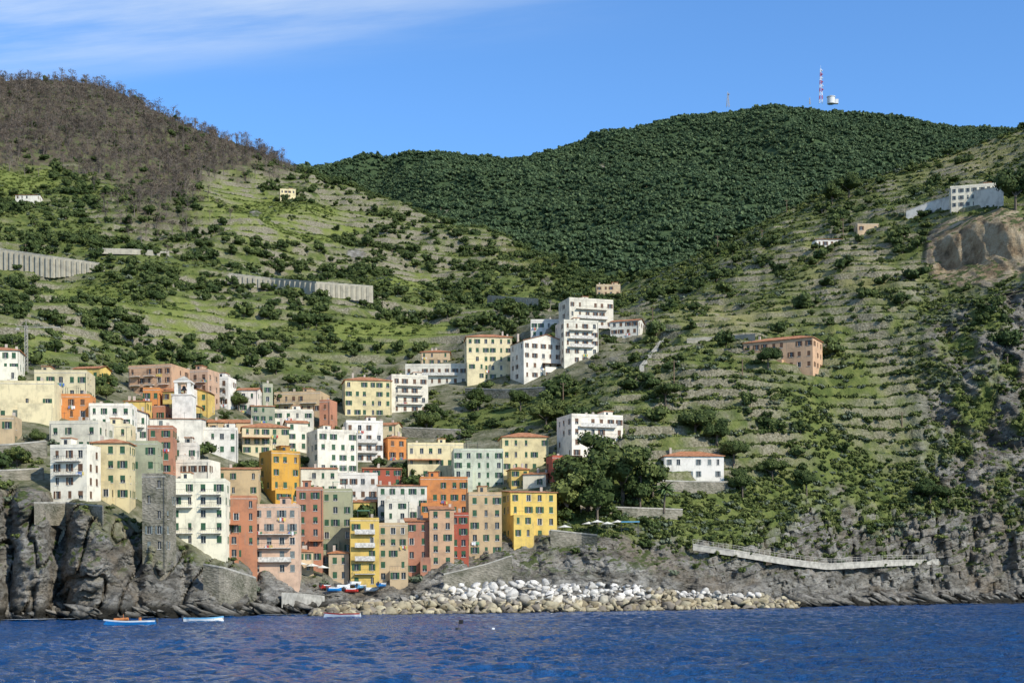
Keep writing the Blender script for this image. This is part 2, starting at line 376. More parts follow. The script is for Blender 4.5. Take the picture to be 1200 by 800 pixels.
# ================================================================ BUILDINGS
foot=[]
def facade(mb,panes,shut,trim,o,du,n,w,h,sto,ncol,found,rg,shut_p=.8,skip=.1,ww=1.,wh=1.5,wash=None):
    sh=h/sto
    def P(u,v,d=0.): return (o[0]+du[0]*u-n[0]*d,o[1]+du[1]*u-n[1]*d,v)
    ncol=max(1,ncol); ww=min(ww,w/ncol*.5)
    ub=[0]
    for i in range(ncol):
        c=(i+.5)*w/ncol+rg.uniform(-.12,.12)*w/ncol*.8; wi=ww*rg.choice([1,1,1,.7]); ub+=[c-wi/2,c+wi/2]
    ub.append(w)
    vb=[-found]
    whh=min(wh,sh*.55)
    for j in range(sto):
        s=j*sh+sh*.28; vb+=[s,s+whh]
    vb.append(h)
    for i in range(len(ub)-1):
        for j in range(len(vb)-1):
            u0,u1,v0,v1=ub[i],ub[i+1],vb[j],vb[j+1]
            win=(i%2==1 and j%2==1) and rg.random()>skip
            if not win:
                mb.quad(P(u0,v0),P(u1,v0),P(u1,v1),P(u0,v1)); continue
            dd=.25
            mb.quad(P(u0,v0),P(u1,v0),P(u1,v0,dd),P(u0,v0,dd)); mb.quad(P(u0,v1,dd),P(u1,v1,dd),P(u1,v1),P(u0,v1))
            mb.quad(P(u0,v0),P(u0,v0,dd),P(u0,v1,dd),P(u0,v1)); mb.quad(P(u1,v0,dd),P(u1,v0),P(u1,v1),P(u1,v1,dd))
            panes.quad(P(u0,v0,dd),P(u1,v0,dd),P(u1,v1,dd),P(u0,v1,dd))
            um=(u0+u1)/2
            def pb(B_,a0,a1,b0,b1,d0,d1):
                p=[P(a0,b0,d0),P(a1,b0,d0),P(a1,b1,d0),P(a0,b1,d0),P(a0,b0,d1),P(a1,b0,d1),P(a1,b1,d1),P(a0,b1,d1)]
                for f in ((0,1,2,3),(1,5,6,2),(4,0,3,7),(3,2,6,7),(4,5,1,0)): B_.quad(*[p[q] for q in f])
            pb(trim,u0-.1,u1+.1,v0-.09,v0,-.1,0.05)
            pb(trim,um-.03,um+.03,v0,v1,dd-.05,dd-.004)
            r=rg.random()
            if r<shut_p*.5: # open
                sw=(u1-u0)*.5; g=.02
                pb(shut,u0-sw-g,u0-g,v0,v1,-.06,-.004); pb(shut,u1+g,u1+sw+g,v0,v1,-.06,-.004)
            elif r<shut_p: # closed
                f=rg.choice([1,1,.6]); pb(shut,u0+.02,u1-.02,v1-(v1-v0)*f,v1-.01,.02,.08)
            elif rg.random()<.25:
                pb(trim,u0-.12,u0-.003,v0,v1+.12,-.03,.0); pb(trim,u1+.003,u1+.12,v0,v1+.12,-.03,.0)
            if wash is not None and rg.random()<.05:
                a=u0-.3
                while a<u1+.3:
                    l=rg.uniform(.25,.5); q_=wash[rg.randrange(len(wash))]; q_.quad(P(a,v0-.25-l*1.6,-.35),P(a+l,v0-.25-l*1.6,-.35),P(a+l,v0-.2,-.35),P(a,v0-.2,-.35)); a+=l+.06
cnt=0
def building(x0,x1,yt,yb,col,roof='flat',yaw=0,sh='g',balc=0,skip=.1,name='town_house',D=None,dep=None,shp=.8,clut=True,annex=True):
    global cnt; cnt+=1
    rg=random.Random(cnt*13+5)
    if D is None: D=ground((x0+x1)/2,yb)
    th=math.radians(yaw); S=(x1-x0)/F*D; c=math.cos(th); s_=abs(math.sin(th))
    d=dep or min(max(S*.75,6.5),11)
    if abs(yaw)>0: d=min(d,S*.55/max(s_,.05))
    w=(S-d*s_)/c
    XL=W(x0,(yt+yb)/2,D)[0]; z0=W((x0+x1)/2,yb,D)[2]; z1=W((x0+x1)/2,yt,D)[2]
    pts=[(a*math.cos(th)-b_*math.sin(th),a*math.sin(th)+b_*math.cos(th)) for a,b_ in ((-w/2,0),(w/2,0),(w/2,d),(-w/2,d))]
    cx=XL-min(p[0] for p in pts); cy=D-min(p[1] for p in pts)
    e=empty(name,(cx,cy,z0),th)
    Ht=z1-z0
    rh={'flat':.75 if Ht>5 else .3,'hip':.16*min(w,d)+.15,'gable':.2*d*.5+.3,'gabley':.25*w*.5+.3,'shed':.9}[roof]
    h=max(2.2,Ht-rh); sto=max(1,round(h/2.9)); sh_m={'g':M_sg,'b':M_sb,'d':M_sd}[sh]
    mb,pn,sh_,tm=MB(),MB(),MB(),MB(); wash=[MB() for _ in M_cloth]
    nf=max(1,round(w/2.7)); ns=max(1,round(d/3.3)); fd=9
    facade(mb,pn,sh_,tm,(-w/2,0),(1,0),(0,-1),w,h,sto,nf,fd,rg,shp,skip,wash=wash)
    facade(mb,pn,sh_,tm,(w/2,0),(0,1),(1,0),d,h,sto,ns,fd,rg,shp,.25+skip)
    facade(mb,pn,sh_,tm,(-w/2,d),(0,-1),(-1,0),d,h,sto,ns,fd,rg,shp,.25+skip)
    mb.quad((w/2,d,-fd),(-w/2,d,-fd),(-w/2,d,h),(w/2,d,h)); 
    rf=MB(); ir=MB(); ch=MB(); rmat=M_roof
    if annex and w>5.5 and sto>=3 and not balc and rg.random()<.5: # projecting lower wing with its own terrace
        aw=w*rg.uniform(.35,.6); ax=-w/2+.02 if rg.random()<.5 else w/2-aw-.02; ad=rg.uniform(1.4,2.8); ah=h/sto*rg.choice([1,2] if sto>3 else [1])+.15
        facade(mb,pn,sh_,tm,(ax,-ad),(1,0),(0,-1),aw,ah,max(1,round(ah/2.9)),max(1,round(aw/2.7)),fd,rg,shp,skip)
        mb.quad((ax+aw,-ad,-fd),(ax+aw,-.003,-fd),(ax+aw,-.003,ah),(ax+aw,-ad,ah)); mb.quad((ax,-.003,-fd),(ax,-ad,-fd),(ax,-ad,ah),(ax,-.003,ah))
        mb.quad((ax,-ad,ah),(ax+aw,-ad,ah),(ax+aw,-.003,ah),(ax,-.003,ah))
        if rg.random()<.5: mb.box(ax,ax+aw,-ad,-ad+.15,ah+.003,ah+.9)
        else:
            for t in range(8): ir.beam((ax+aw*t/7,-ad+.05,ah),(ax+aw*t/7,-ad+.05,ah+.95),.02,k=4)
            ir.box(ax,ax+aw,-ad+.03,-ad+.08,ah+.95,ah+1.)
        if rg.random()<.4: rf.quad((ax-.1,-ad-.1,ah+2.1),(ax+aw+.1,-ad-.1,ah+2.1),(ax+aw+.1,-.01,ah+2.5),(ax-.1,-.01,ah+2.5)); ir.beam((ax+.1,-ad+.1,ah),(ax+.1,-ad+.1,ah+2.15),.05); ir.beam((ax+aw-.1,-ad+.1,ah),(ax+aw-.1,-ad+.1,ah+2.15),.05)
    if rg.random()<.6: # downpipe
        a=rg.choice([-w/2+.25,w/2-.25]); ir.beam((a,-.08,-3),(a,-.08,h),.05,k=5)
    if roof=='flat':
        mb.quad((-w/2,0,h),(w/2,0,h),(w/2,d,h),(-w/2,d,h))
        rr=rh; t=.22; o=.06
        tm.box(-w/2-o,w/2+o,-o,t,h+.004,h+.1)
        mb.box(-w/2,w/2,.003,t,h+.1,h+rr); mb.box(-w/2+.003,-w/2+t,t,d-t,h+.004,h+rr-.02); mb.box(w/2-t,w/2-.003,t,d-t,h+.004,h+rr-.02); mb.box(-w/2,w/2,d-t,d-.003,h+.004,h+rr)
        if clut and rg.random()<.6 and w>5:
            a=rg.uniform(-w/2+.6,w/2-3.2); bw=rg.uniform(1.8,2.8)
            mb.box(a,a+bw,d*.45,d*.85,h+.01,h+2.3); rf.box(a-.2,a+bw+.2,d*.45-.2,d*.85+.2,h+2.304,h+2.45); pn.quad((a+.5,d*.45-.01,h+.1),(a+1.2,d*.45-.01,h+.1),(a+1.2,d*.45-.01,h+2.0),(a+.5,d*.45-.01,h+2.0))
        if clut and rg.random()<.45 and w>4:
            a=rg.uniform(-w/2+.5,0); bw=min(3.,w*.4)
            for q in (a,a+bw):
                ir.beam((q,.5,h),(q,.5,h+2.3),.05); ir.beam((q,2.6,h),(q,2.6,h+2.5),.05)
            rf2=MB(); rf2.quad((a-.2,.3,h+2.3),(a+bw+.2,.3,h+2.3),(a+bw+.2,2.8,h+2.6),(a-.2,2.8,h+2.6)); rf2.obj('awning',rg.choice([M_canvas,M_cloth[3],M_cloth[4],M_roof]),e)
    elif roof=='hip':
        o=.35; mb.quad((-w/2,0,h),(w/2,0,h),(w/2,d,h),(-w/2,d,h)); rf.box(-w/2-o,w/2+o,-o,d+o,h+.004,h+.16)
        a,b_,zb,zt=w/2+o,d+o,h+.165,h+rh; L=max(0.1,(w-d)/2) if w>d else .1
        m0=d/2; k1=(-a,-o,zb);k2=(a,-o,zb);k3=(a,b_,zb);k4=(-a,b_,zb)
        if w>=d: r1_,r2_=(-L,m0,zt),(L,m0,zt); rf.quad(k1,k2,r2_,r1_); rf.quad(k2,k3,r2_); rf.quad(k3,k4,r1_,r2_); rf.quad(k4,k1,r1_)
        else:
            L=(d-w)/2; r1_,r2_=(0,m0-L,zt),(0,m0+L,zt); rf.quad(k1,k2,r1_); rf.quad(k2,k3,r2_,r1_); rf.quad(k3,k4,r2_); rf.quad(k4,k1,r1_,r2_)
    elif roof=='gable':
        o=.35; zt=h+rh; m0=d/2
        mb.quad((w/2,0,h),(w/2,d,h),(w/2,m0,zt-.1)); mb.quad((-w/2,d,h),(-w/2,0,h),(-w/2,m0,zt-.1))
        for (ya,yb_) in ((-o,m0),(d+o,m0)):
            za=h-.08
            rf.quad((-w/2-o,ya,za),(w/2+o,ya,za),(w/2+o,yb_,zt),(-w/2-o,yb_,zt)); rf.quad((-w/2-o,ya,za+.14),(w/2+o,ya,za+.14),(w/2+o,yb_,zt+.14),(-w/2-o,yb_,zt+.14)); 
            rf.quad((-w/2-o,ya,za),(w/2+o,ya,za),(w/2+o,ya,za+.14),(-w/2-o,ya,za+.14))
    elif roof=='gabley':
        o=.35; zt=h+rh
        mb.quad((-w/2,0,h),(w/2,0,h),(0,0,zt-.1)); mb.quad((w/2,d,h),(-w/2,d,h),(0,d,zt-.1))
        for sg in (-1,1):
            xa=sg*(w/2+o); za=h-.08
            rf.quad((xa,-o,za),(0,-o,zt),(0,d+o,zt),(xa,d+o,za)); rf.quad((xa,-o,za+.14),(0,-o,zt+.14),(0,d+o,zt+.14),(xa,d+o,za+.14)); rf.quad((xa,-o,za),(0,-o,zt),(0,-o,zt+.14),(xa,-o,za+.14))
    else:
        o=.3; zt=h+rh
        mb.quad((w/2,0,h),(w/2,d,h),(w/2,d,zt)); mb.quad((-w/2,d,h),(-w/2,0,h),(-w/2,d,zt)); mb.quad((w/2,d,h),(-w/2,d,h),(-w/2,d,zt),(w/2,d,zt))
        a=w/2+o
        rf.quad((-a,-o,h-.0),(a,-o,h-.0),(a,d,zt+.12),(-a,d,zt+.12)); rf.quad((-a,-o,h-.0),(a,-o,h-.0),(a,-o,h+.14),(-a,-o,h+.14)); rf.quad((-a,-o,h+.14),(a,-o,h+.14),(a,d,zt+.26),(-a,d,zt+.26)); rf.quad((a,-o,h),(a,d,zt+.12),(a,d,zt+.26),(a,-o,h+.14))
    for q in range(rg.choice([0,1,1,2,2])):
        a=rg.uniform(-w/2+.6,w/2-.6); bb=d*rg.uniform(.25,.8)
        ch.box(a-.3,a+.3,bb-.3,bb+.3,h-.1,h+rh+rg.uniform(.5,1.2)); 
    if rg.random()<.5:
        a=rg.uniform(-w/2+.6,w/2-.6); ir.beam((a,d*.5,h),(a,d*.5,h+rh+2.5),.035); ir.beam((a-.6,d*.5,h+rh+2.3),(a+.6,d*.5,h+rh+2.3),.03)
    sl=MB()
    if balc:
        for j in range(1,sto):
            for q in range(balc):
                if rg.random()<.2: continue
                bw=w/balc*.7; a=-w/2+(q+.5)*w/balc-bw/2; z=j*h/sto+.1
                sl.box(a,a+bw,-1.1,-.004,z-.14,z)
                if balc>1 or rg.random()<.5:
                    nb=max(3,int(bw/.35))
                    for t in range(nb+1): ir.beam((a+bw*t/nb,-1.06,z),(a+bw*t/nb,-1.06,z+.95),.018,k=4)
                    ir.box(a,a+bw,-1.09,-1.03,z+.95,z+1.0); ir.box(a,a+.05,-1.03,-.01,z+.95,z+1.0); ir.box(a+bw-.05,a+bw,-1.03,-.01,z+.95,z+1.0)
                else:
                    sl.box(a,a+bw,-1.1,-1.02,z+.003,z+.95)
    cc=COL[col]; fj=rg.uniform(.88,1.06); wv=rg.uniform(-.3,1); jit=[round(min(.8,x*fj*(1+t*wv)),2) for x,t in zip(cc,(.03,0,-.12))]
    grime=.75 if col in 'SGPRK' else .55
    mb.obj('walls',M_stone if col=='S' else plaster(jit,'plaster_'+col,grime),e); pn.obj('windows',M_pane,e); sh_.obj('shutters',sh_m,e); tm.obj('sills',M_trim,e)
    rf.obj('roof',rmat,e); ir.obj('railings',M_iron,e); ch.obj('chimneys',plaster((.5,.42,.34),'chim'),e); sl.obj('balconies',M_trim,e)
    for wq,mm in zip(wash,M_cloth): wq.obj('laundry',mm,e)
    cxx=(pts[0][0]+pts[2][0])/2+cx; cyy=(pts[0][1]+pts[2][1])/2+cy
    foot.append((cxx,cyy,math.hypot(w,d)/2*.82+.6))
    return e
Bl=[
(-30,20,403,448,'W','hip',10,'g',0),(36,100,433,468,'C','flat',5,'g',0),(84,122,427,447,'Y','gable',-10,'g',0),
(-24,60,445,492,'C','flat',8,'g',0,.8),(58,104,461,492,'N','flat',5,'b',0),(100,153,472,514,'W','flat',6,'g',0),
(-40,14,486,522,'B','flat',6,'g',0,.4),
(147,212,426,472,'K','flat',-14,'b',3),(210,251,432,474,'K','flat',-14,'b',2),(246,272,441,476,'W','flat',-10,'b',1),
(56,120,492,530,'W','flat',-6,'g',0),(118,152,496,528,'C','flat',4,'g',0),
(57,107,520,588,'W','flat',-8,'b',1),(105,150,512,587,'C','hip',3,'g',0),(146,184,516,587,'G','flat',4,'g',0),
(170,202,498,556,'P','flat',5,'g',0),(180,230,518,556,'W','flat',8,'g',1),(225,277,500,533,'W','flat',10,'g',0),
(238,292,489,508,'B','gable',8,'b',0),(274,337,492,534,'C','hip',12,'g',0),
(166,197,554,648,'S','flat',-5,'d',0,.35),(193,263,560,640,'W','flat',5,'g',2),(196,250,538,572,'W','flat',-8,'b',0),
(298,349,527,590,'O','flat',32,'g',0),(262,300,580,656,'P','flat',8,'g',0),(292,349,590,674,'V','flat',4,'d',1),
(250,302,545,582,'B','shed',6,'g',0),(353,417,502,566,'W','flat',24,'g',0),(398,448,492,542,'W','flat',12,'b',1),
(396,458,438,488,'C','hip',12,'g',0),(448,501,438,484,'W','flat',16,'b',1),(320,381,458,484,'B','flat',-8,'b',2),
(318,366,479,502,'W','flat',5,'g',0),(475,547,426,452,'W','flat',0,'b',1),(493,527,408,428,'B','hip',0,'g',0),
(543,600,388,446,'C','hip',6,'g',0),(598,668,390,444,'W','gabley',24,'b',0),(652,702,374,426,'W','flat',14,'b',1),
(656,720,348,394,'W','flat',18,'b',1),(716,758,371,400,'W','gable',-18,'b',0),(699,727,333,347,'B','flat',0,'b',0),
(622,656,374,396,'W','flat',0,'g',0),(654,732,484,536,'W','flat',20,'b',1),
(584,643,504,553,'C','hip',6,'g',0),(641,683,533,568,'R','flat',12,'g',1),(527,590,525,574,'L','flat',6,'g',0),(473,543,518,562,'C','flat',6,'g',0),
(584,653,572,632,'Y','shed',16,'g',0),(545,588,576,652,'B','flat',8,'g',0),(527,549,600,656,'R','flat',0,'g',0),
(500,532,592,664,'K','shed',6,'g',0),(472,504,606,674,'P','shed',6,'g',0),(440,478,612,682,'B','flat',4,'g',0),
(406,444,606,688,'Y','flat',8,'g',1),(374,412,572,664,'G','flat',4,'g',0),(344,378,570,660,'P','flat',6,'g',0),
(438,500,565,610,'W','shed',6,'g',0),(378,442,553,586,'W','flat',8,'b',0),(488,548,558,604,'N','flat',6,'g',0),
(345,395,545,580,'W','shed',10,'g',0),(448,480,584,622,'W','flat',5,'g',0),
(420,470,545,570,'R','shed',8,'g',0),
(878,972,388,432,'K','hip',-28,'b',0),
]
for t in Bl: building(*t)
building(775,849,526,562,'W','hip',4,'d',0,name='terrace_villa')
building(1118,1180,214,241,'W','flat',-15,'d',0,name='hilltop_villa')
building(18,44,226,240,'W','gable',0,'b',0,name='farm_house')
building(325,346,221,236,'C','flat',12,'b',0,name='farm_house')
building(1005,1030,262,272,'B','flat',0,'b',0,name='farm_house')
building(956,986,278,290,'W','shed',0,'b',0,name='farm_house')
rects=[(t[0]-2,t[1]+2,t[2]-4,t[3]+2) for t in Bl]
tp=[(62,500),(150,480),(270,470),(330,470),(400,500),(470,520),(640,560),(640,620),(480,678),(400,690),(350,672),(250,650),(180,600)]
cols='WWWCWNYWBPKWGRCOB'
py=484
while py<690:
    px=60+R.uniform(0,16)
    while px<640:
        if bool(inpoly(np.array(px),np.array(float(py)),tp)):
            if not any(r[0]<px<r[1] and r[2]<py-8<r[3] for r in rects):
                w_=R.uniform(18,34); hgt=R.uniform(20,40)
                building(px-w_/2,px+w_/2,py-hgt,py,R.choice(cols),R.choice(['flat','shed','gable','hip','gabley']),R.uniform(-14,24),R.choice('ggb'),R.choice([0,0,1]))
        px+=R.uniform(17,25)
    py+=11
# bell tower
D=ground(218,512); x,y,z=W(204,497,D); e=empty('bell_tower',(x,D-2,z))
mb=MB(); mb.box(0,5.2,0,5.2,-6,7.5); mb.box(-.2,5.4,-.2,5.4,7.504,7.8)
for a in (0.5,3.9):
    for b_ in (0.5,3.9): mb.box(a,a+.8,b_,b_+.8,7.804,11.)
mb.box(.3,4.9,.3,4.9,11.004,11.4)
mb.obj('shaft',plaster((.76,.72,.63),'plaster_W',.5),e)
r=MB(); r.quad((.3,.3,11.41),(4.9,.3,11.41),(2.6,2.6,13.)); r.quad((4.9,.3,11.41),(4.9,4.9,11.41),(2.6,2.6,13.)); r.quad((4.9,4.9,11.41),(.3,4.9,11.41),(2.6,2.6,13.)); r.quad((.3,4.9,11.41),(.3,.3,11.41),(2.6,2.6,13.)); r.obj('cap',M_conc,e)
bl=MB(); bl.beam((2.6,2.6,9.1),(2.6,2.6,10.3),.75,.3,8); bl.obj('bell',M_iron,e)
building(150,234,486,514,'W','shed',6,'d',0,skip=.7,name='church')
# ================================================================ WALLS
def wall(name,pts,mat,thick=.8,drop=5,butt=0,D=None,off=1.5,coping=True):
    xs=[p[0] for p in pts]; n=max(2,int((xs[-1]-xs[0])/6))
    mb=MB(); cp=MB(); e=empty(name)
    Ds=[(D if D else ground(p[0],p[2])-off) for p in pts]
    Ds=np.array(Ds); P_=[]
    for q in np.linspace(xs[0],xs[-1],n+1):
        d=float(np.interp(q,xs,Ds)); yt=float(np.interp(q,xs,[p[1] for p in pts])); yb=float(np.interp(q,xs,[p[2] for p in pts]))
        a=W(q,yt,d); b_=W(q,yb,d); P_.append((a[0],d,a[2],b_[2]-drop,b_[2]))
    for i in range(n):
        a,b_=P_[i],P_[i+1]
        mb.quad((a[0],a[1],a[3]),(b_[0],b_[1],b_[3]),(b_[0],b_[1],b_[2]),(a[0],a[1],a[2]))
        mb.quad((a[0],a[1],a[2]),(b_[0],b_[1],b_[2]),(b_[0],b_[1]+thick,b_[2]),(a[0],a[1]+thick,a[2]))
        mb.quad((b_[0],b_[1]+thick,b_[3]),(a[0],a[1]+thick,a[3]),(a[0],a[1]+thick,a[2]),(b_[0],b_[1]+thick,b_[2]))
        if coping:
            cp.quad((a[0],a[1]-.08,a[2]-.25),(b_[0],b_[1]-.08,b_[2]-.25),(b_[0],b_[1]-.08,b_[2]+.06),(a[0],a[1]-.08,a[2]+.06))
            cp.quad((a[0],a[1]-.08,a[2]+.06),(b_[0],b_[1]-.08,b_[2]+.06),(b_[0],b_[1]+thick+.08,b_[2]+.06),(a[0],a[1]+thick+.08,a[2]+.06))
        if butt: mb.box(a[0]-.5,a[0]+.5,a[1]-.7,a[1]-.003,a[3],a[2]-.8)
    for p in (P_[0],P_[-1]):
        mb.quad((p[0],p[1],p[3]),(p[0],p[1]+thick,p[3]),(p[0],p[1]+thick,p[2]),(p[0],p[1],p[2]))
    mb.obj('wall',mat,e); cp.obj('coping',M_conc,e); return e
M_rw=plaster((.40,.36,.27),'retaining',.8)
wall('road_retaining_wall',[(-60,288,306),(0,291,314),(60,300,322),(122,309,317)],M_rw,drop=1.5,off=2,butt=1)
wall('road_retaining_wall',[(118,291,296),(160,292,297),(198,295,300)],M_rw,drop=.5,off=4)
wall('road_viaduct',[(268,320,329),(320,326,336),(370,330,342),(437,335,351)],M_rw,butt=1,drop=1.5,off=12)
wall('road_viaduct',[(572,346,354),(600,348,358),(631,350,361)],M_rw,butt=1,drop=1.5,off=6)
wall('hilltop_retaining_wall',[(1062,247,255),(1090,236,248),(1130,225,240),(1176,218,243)],plaster((.60,.57,.50),'rw2',.6),drop=1,off=3)
wall('harbor_wall',[(520,672,688),(570,660,684),(600,650,680)],M_stone,off=1,drop=3)
wall('harbor_wall',[(238,660,690),(262,664,700),(300,676,708)],M_stone,off=2,drop=3)
wall('quay_wall',[(330,694,706),(350,695,706),(380,698,706)],M_conc,off=1,drop=1)
wall('promenade_wall',[(645,620,632),(680,624,636),(700,626,638)],M_stone,off=1,drop=2)
wall('coastal_path_wall',[(812,637,642),(860,644,649),(920,654,659),(970,660,665),(1040,656,661),(1100,655,659)],M_conc,off=3.,drop=.5)
wall('terrace_wall',[(770,562,572),(800,563,574),(862,564,574)],M_stone,off=1,drop=2)
wall('terrace_wall',[(680,592,600),(740,594,604),(800,596,606)],M_stone,off=1,drop=1)
wall('terrace_wall',[(430,498,508),(470,500,510),(540,503,512)],M_stone,off=1,drop=2)
wall('terrace_wall',[(40,588,602),(75,588,604),(120,592,606)],M_stone,off=2,drop=2)
wall('terrace_wall',[(-40,522,538),(10,520,536),(54,516,534)],M_stone,off=1,drop=2)
wall('terrace_wall',[(-40,552,564),(10,550,562),(50,548,560)],M_stone,off=1,drop=2)
wall('terrace_wall',[(545,454,463),(590,456,466),(650,452,461)],M_stone,off=1,drop=1)
wall('terrace_wall',[(805,397,402),(850,394,400),(885,391,399)],M_rw,off=1,drop=.5)
e=empty('path_railing'); mb=MB()
pp=[(800,637),(812,637),(860,644),(920,654),(970,660),(1040,656),(1100,655)]
prev=None
for q in np.arange(812,1100,6.):
    yy=float(np.interp(q,[p[0] for p in pp],[p[1] for p in pp])); d=float(np.interp(q,[812,860,920,970,1040,1100],[ground(a,b)-2.6 for a,b in ((812,642),(860,649),(920,659),(970,665),(1040,661),(1100,659))]))
    a=W(q,yy,d); b_=W(q,yy-5.5,d)
    mb.beam(a,b_,.06,k=4)
    if prev:
        mb.beam(prev,b_,.05,k=4)
        mb.beam(tuple(Vector(prev)-Vector((0,0,.5))),tuple(Vector(b_)-Vector((0,0,.5))),.04,k=4)
    prev=b_
mb.obj('rails',M_conc,e)
# ================================================================ BREAKWATER
def hull(seed,npt=13):
    r=random.Random(seed); bm=bmesh.new()
    for i in range(npt):
        v=Vector((r.gauss(0,1),r.gauss(0,1),r.gauss(0,1))).normalized()*r.uniform(.75,1)
        bm.verts.new((v.x*1.1,v.y*.85,v.z*.7))
    bmesh.ops.convex_hull(bm,input=bm.verts); bmesh.ops.delete(bm,geom=[v for v in bm.verts if not v.link_faces],context='VERTS')
    bmesh.ops.bevel(bm,geom=bm.edges[:],offset=.09,segments=1,affect='EDGES')
    bmesh.ops.triangulate(bm,faces=bm.faces[:])
    bm.verts.index_update(); V=np.array([v.co[:] for v in bm.verts]); Fc=np.array([[v.index for v in f.verts] for f in bm.faces]); bm.free(); return V,Fc
hulls=[hull(i) for i in range(14)]
def rotm(a,b_,c):
    return np.array(Matrix.Rotation(a,3,'X')@Matrix.Rotation(b_,3,'Y')@Matrix.Rotation(c,3,'Z'))
vs=[];fs=[];cl_=[];n=0
for k_ in range(1300):
    px=R.uniform(366,935); py0=np.interp(px,[366,500,700,935],[722,719.5,716.5,712.5]); D0=sea(px,py0)
    hh=float(np.interp(px,[366,400,470,540,600,740,790,880,935],[1.0,2.4,3.4,5.8,6.2,5.6,4.2,4.0,1.4])); t=R.random()
    wd=9; dy=t*wd; z=hh*min(1,t*1.35)*R.uniform(.7,1.1)-.3
    s_=R.choice([.5,.7,.9,1.1,1.5])*R.uniform(.85,1.15)*(1.3 if t<.5 else 1.0)
    V_,F_=hulls[R.randrange(14)]
    V2=(V_*s_*np.array([1,1,R.uniform(.8,1.2)]))@rotm(R.uniform(-.6,.6),R.uniform(-.6,.6),R.uniform(0,6.3)).T
    x,_,_=W(px,py0,D0+dy); V2=V2+np.array([x,D0+dy,z]); vs.append(V2); fs.append(F_+n); n+=len(V2)
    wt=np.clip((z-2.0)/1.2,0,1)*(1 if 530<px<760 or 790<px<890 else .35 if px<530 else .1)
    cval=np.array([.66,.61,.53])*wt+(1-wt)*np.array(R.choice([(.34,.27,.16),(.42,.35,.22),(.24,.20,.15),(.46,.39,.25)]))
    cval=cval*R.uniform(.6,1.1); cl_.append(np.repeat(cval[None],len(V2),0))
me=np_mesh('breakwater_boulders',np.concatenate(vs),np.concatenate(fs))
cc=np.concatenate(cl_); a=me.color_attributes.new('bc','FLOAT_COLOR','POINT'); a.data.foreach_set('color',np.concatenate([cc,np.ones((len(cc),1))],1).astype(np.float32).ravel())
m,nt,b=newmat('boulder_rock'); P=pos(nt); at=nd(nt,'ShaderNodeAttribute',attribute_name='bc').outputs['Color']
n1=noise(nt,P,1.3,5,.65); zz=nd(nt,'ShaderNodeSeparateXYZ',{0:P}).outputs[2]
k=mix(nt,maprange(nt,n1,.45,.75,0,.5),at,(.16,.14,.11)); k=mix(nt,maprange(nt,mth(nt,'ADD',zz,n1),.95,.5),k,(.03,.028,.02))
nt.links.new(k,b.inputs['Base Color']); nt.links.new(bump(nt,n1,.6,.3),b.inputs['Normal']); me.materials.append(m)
link(bpy.data.objects.new('breakwater_boulders',me))
vs=[];fs=[];n=0
for k_ in range(1100):
    if R.random()<.3: px=R.uniform(-150,360); yy=np.interp(px,[-150,0,200,360],[728,727,722,719])
    else: px=R.uniform(860,1380); yy=np.interp(px,[860,1000,1200,1380],[711,708.5,706,705])
    D0=ground(px,yy-R.uniform(1,14))-3+R.uniform(-2,6); z=R.uniform(-.3,2.0); s_=R.choice([.5,.8,1.2,2.0,3.0])*R.uniform(.8,1.2)
    V_,F_=hulls[R.randrange(14)]; V2=(V_*s_*np.array([1.6,1,.55]))@rotm(R.uniform(-.3,.3),R.uniform(.2,.6),R.uniform(-.6,.6)).T
    V2+=np.array([W(px,yy,D0)[0],D0,z]); vs.append(V2); fs.append(F_+n); n+=len(V2)
me=np_mesh('shore_rocks',np.concatenate(vs),np.concatenate(fs)); M_rk,nt,b=newmat('shore_rock'); P=pos(nt)
n1=noise(nt,P,.9,5,.65); k=ramp(nt,n1,[(.3,(.045,.04,.032)),(.5,(.145,.13,.105)),(.75,(.33,.30,.25))]); zz=nd(nt,'ShaderNodeSeparateXYZ',{0:P}).outputs[2]
k=mix(nt,maprange(nt,mth(nt,'SUBTRACT',zz,n1),.9,-.2),k,(.025,.022,.016)); nt.links.new(k,b.inputs['Base Color']); nt.links.new(bump(nt,n1,.8,.4),b.inputs['Normal'])
me.materials.append(M_rk); link(bpy.data.objects.new('shore_rocks',me))
fo=MB()
for k_ in range(90):
    px=R.uniform(1030,1300) if R.random()<.8 else R.uniform(0,360); yy=float(np.interp(px,[0,200,360,1000,1200,1380],[728.5,724,721,709.5,707.5,706])); D0=sea(px,yy); x0=W(px,yy,D0)[0]
    L=R.uniform(.8,3.5); n_=9; pts=[(x0+L*math.cos(2*math.pi*i/n_)*R.uniform(.7,1.2),D0+.9*math.sin(2*math.pi*i/n_)*R.uniform(.6,1.2),.40) for i in range(n_)]
    fo.quad(*pts)
fo.obj('surf_foam',simple('foam',(.7,.74,.76),.6,.1))
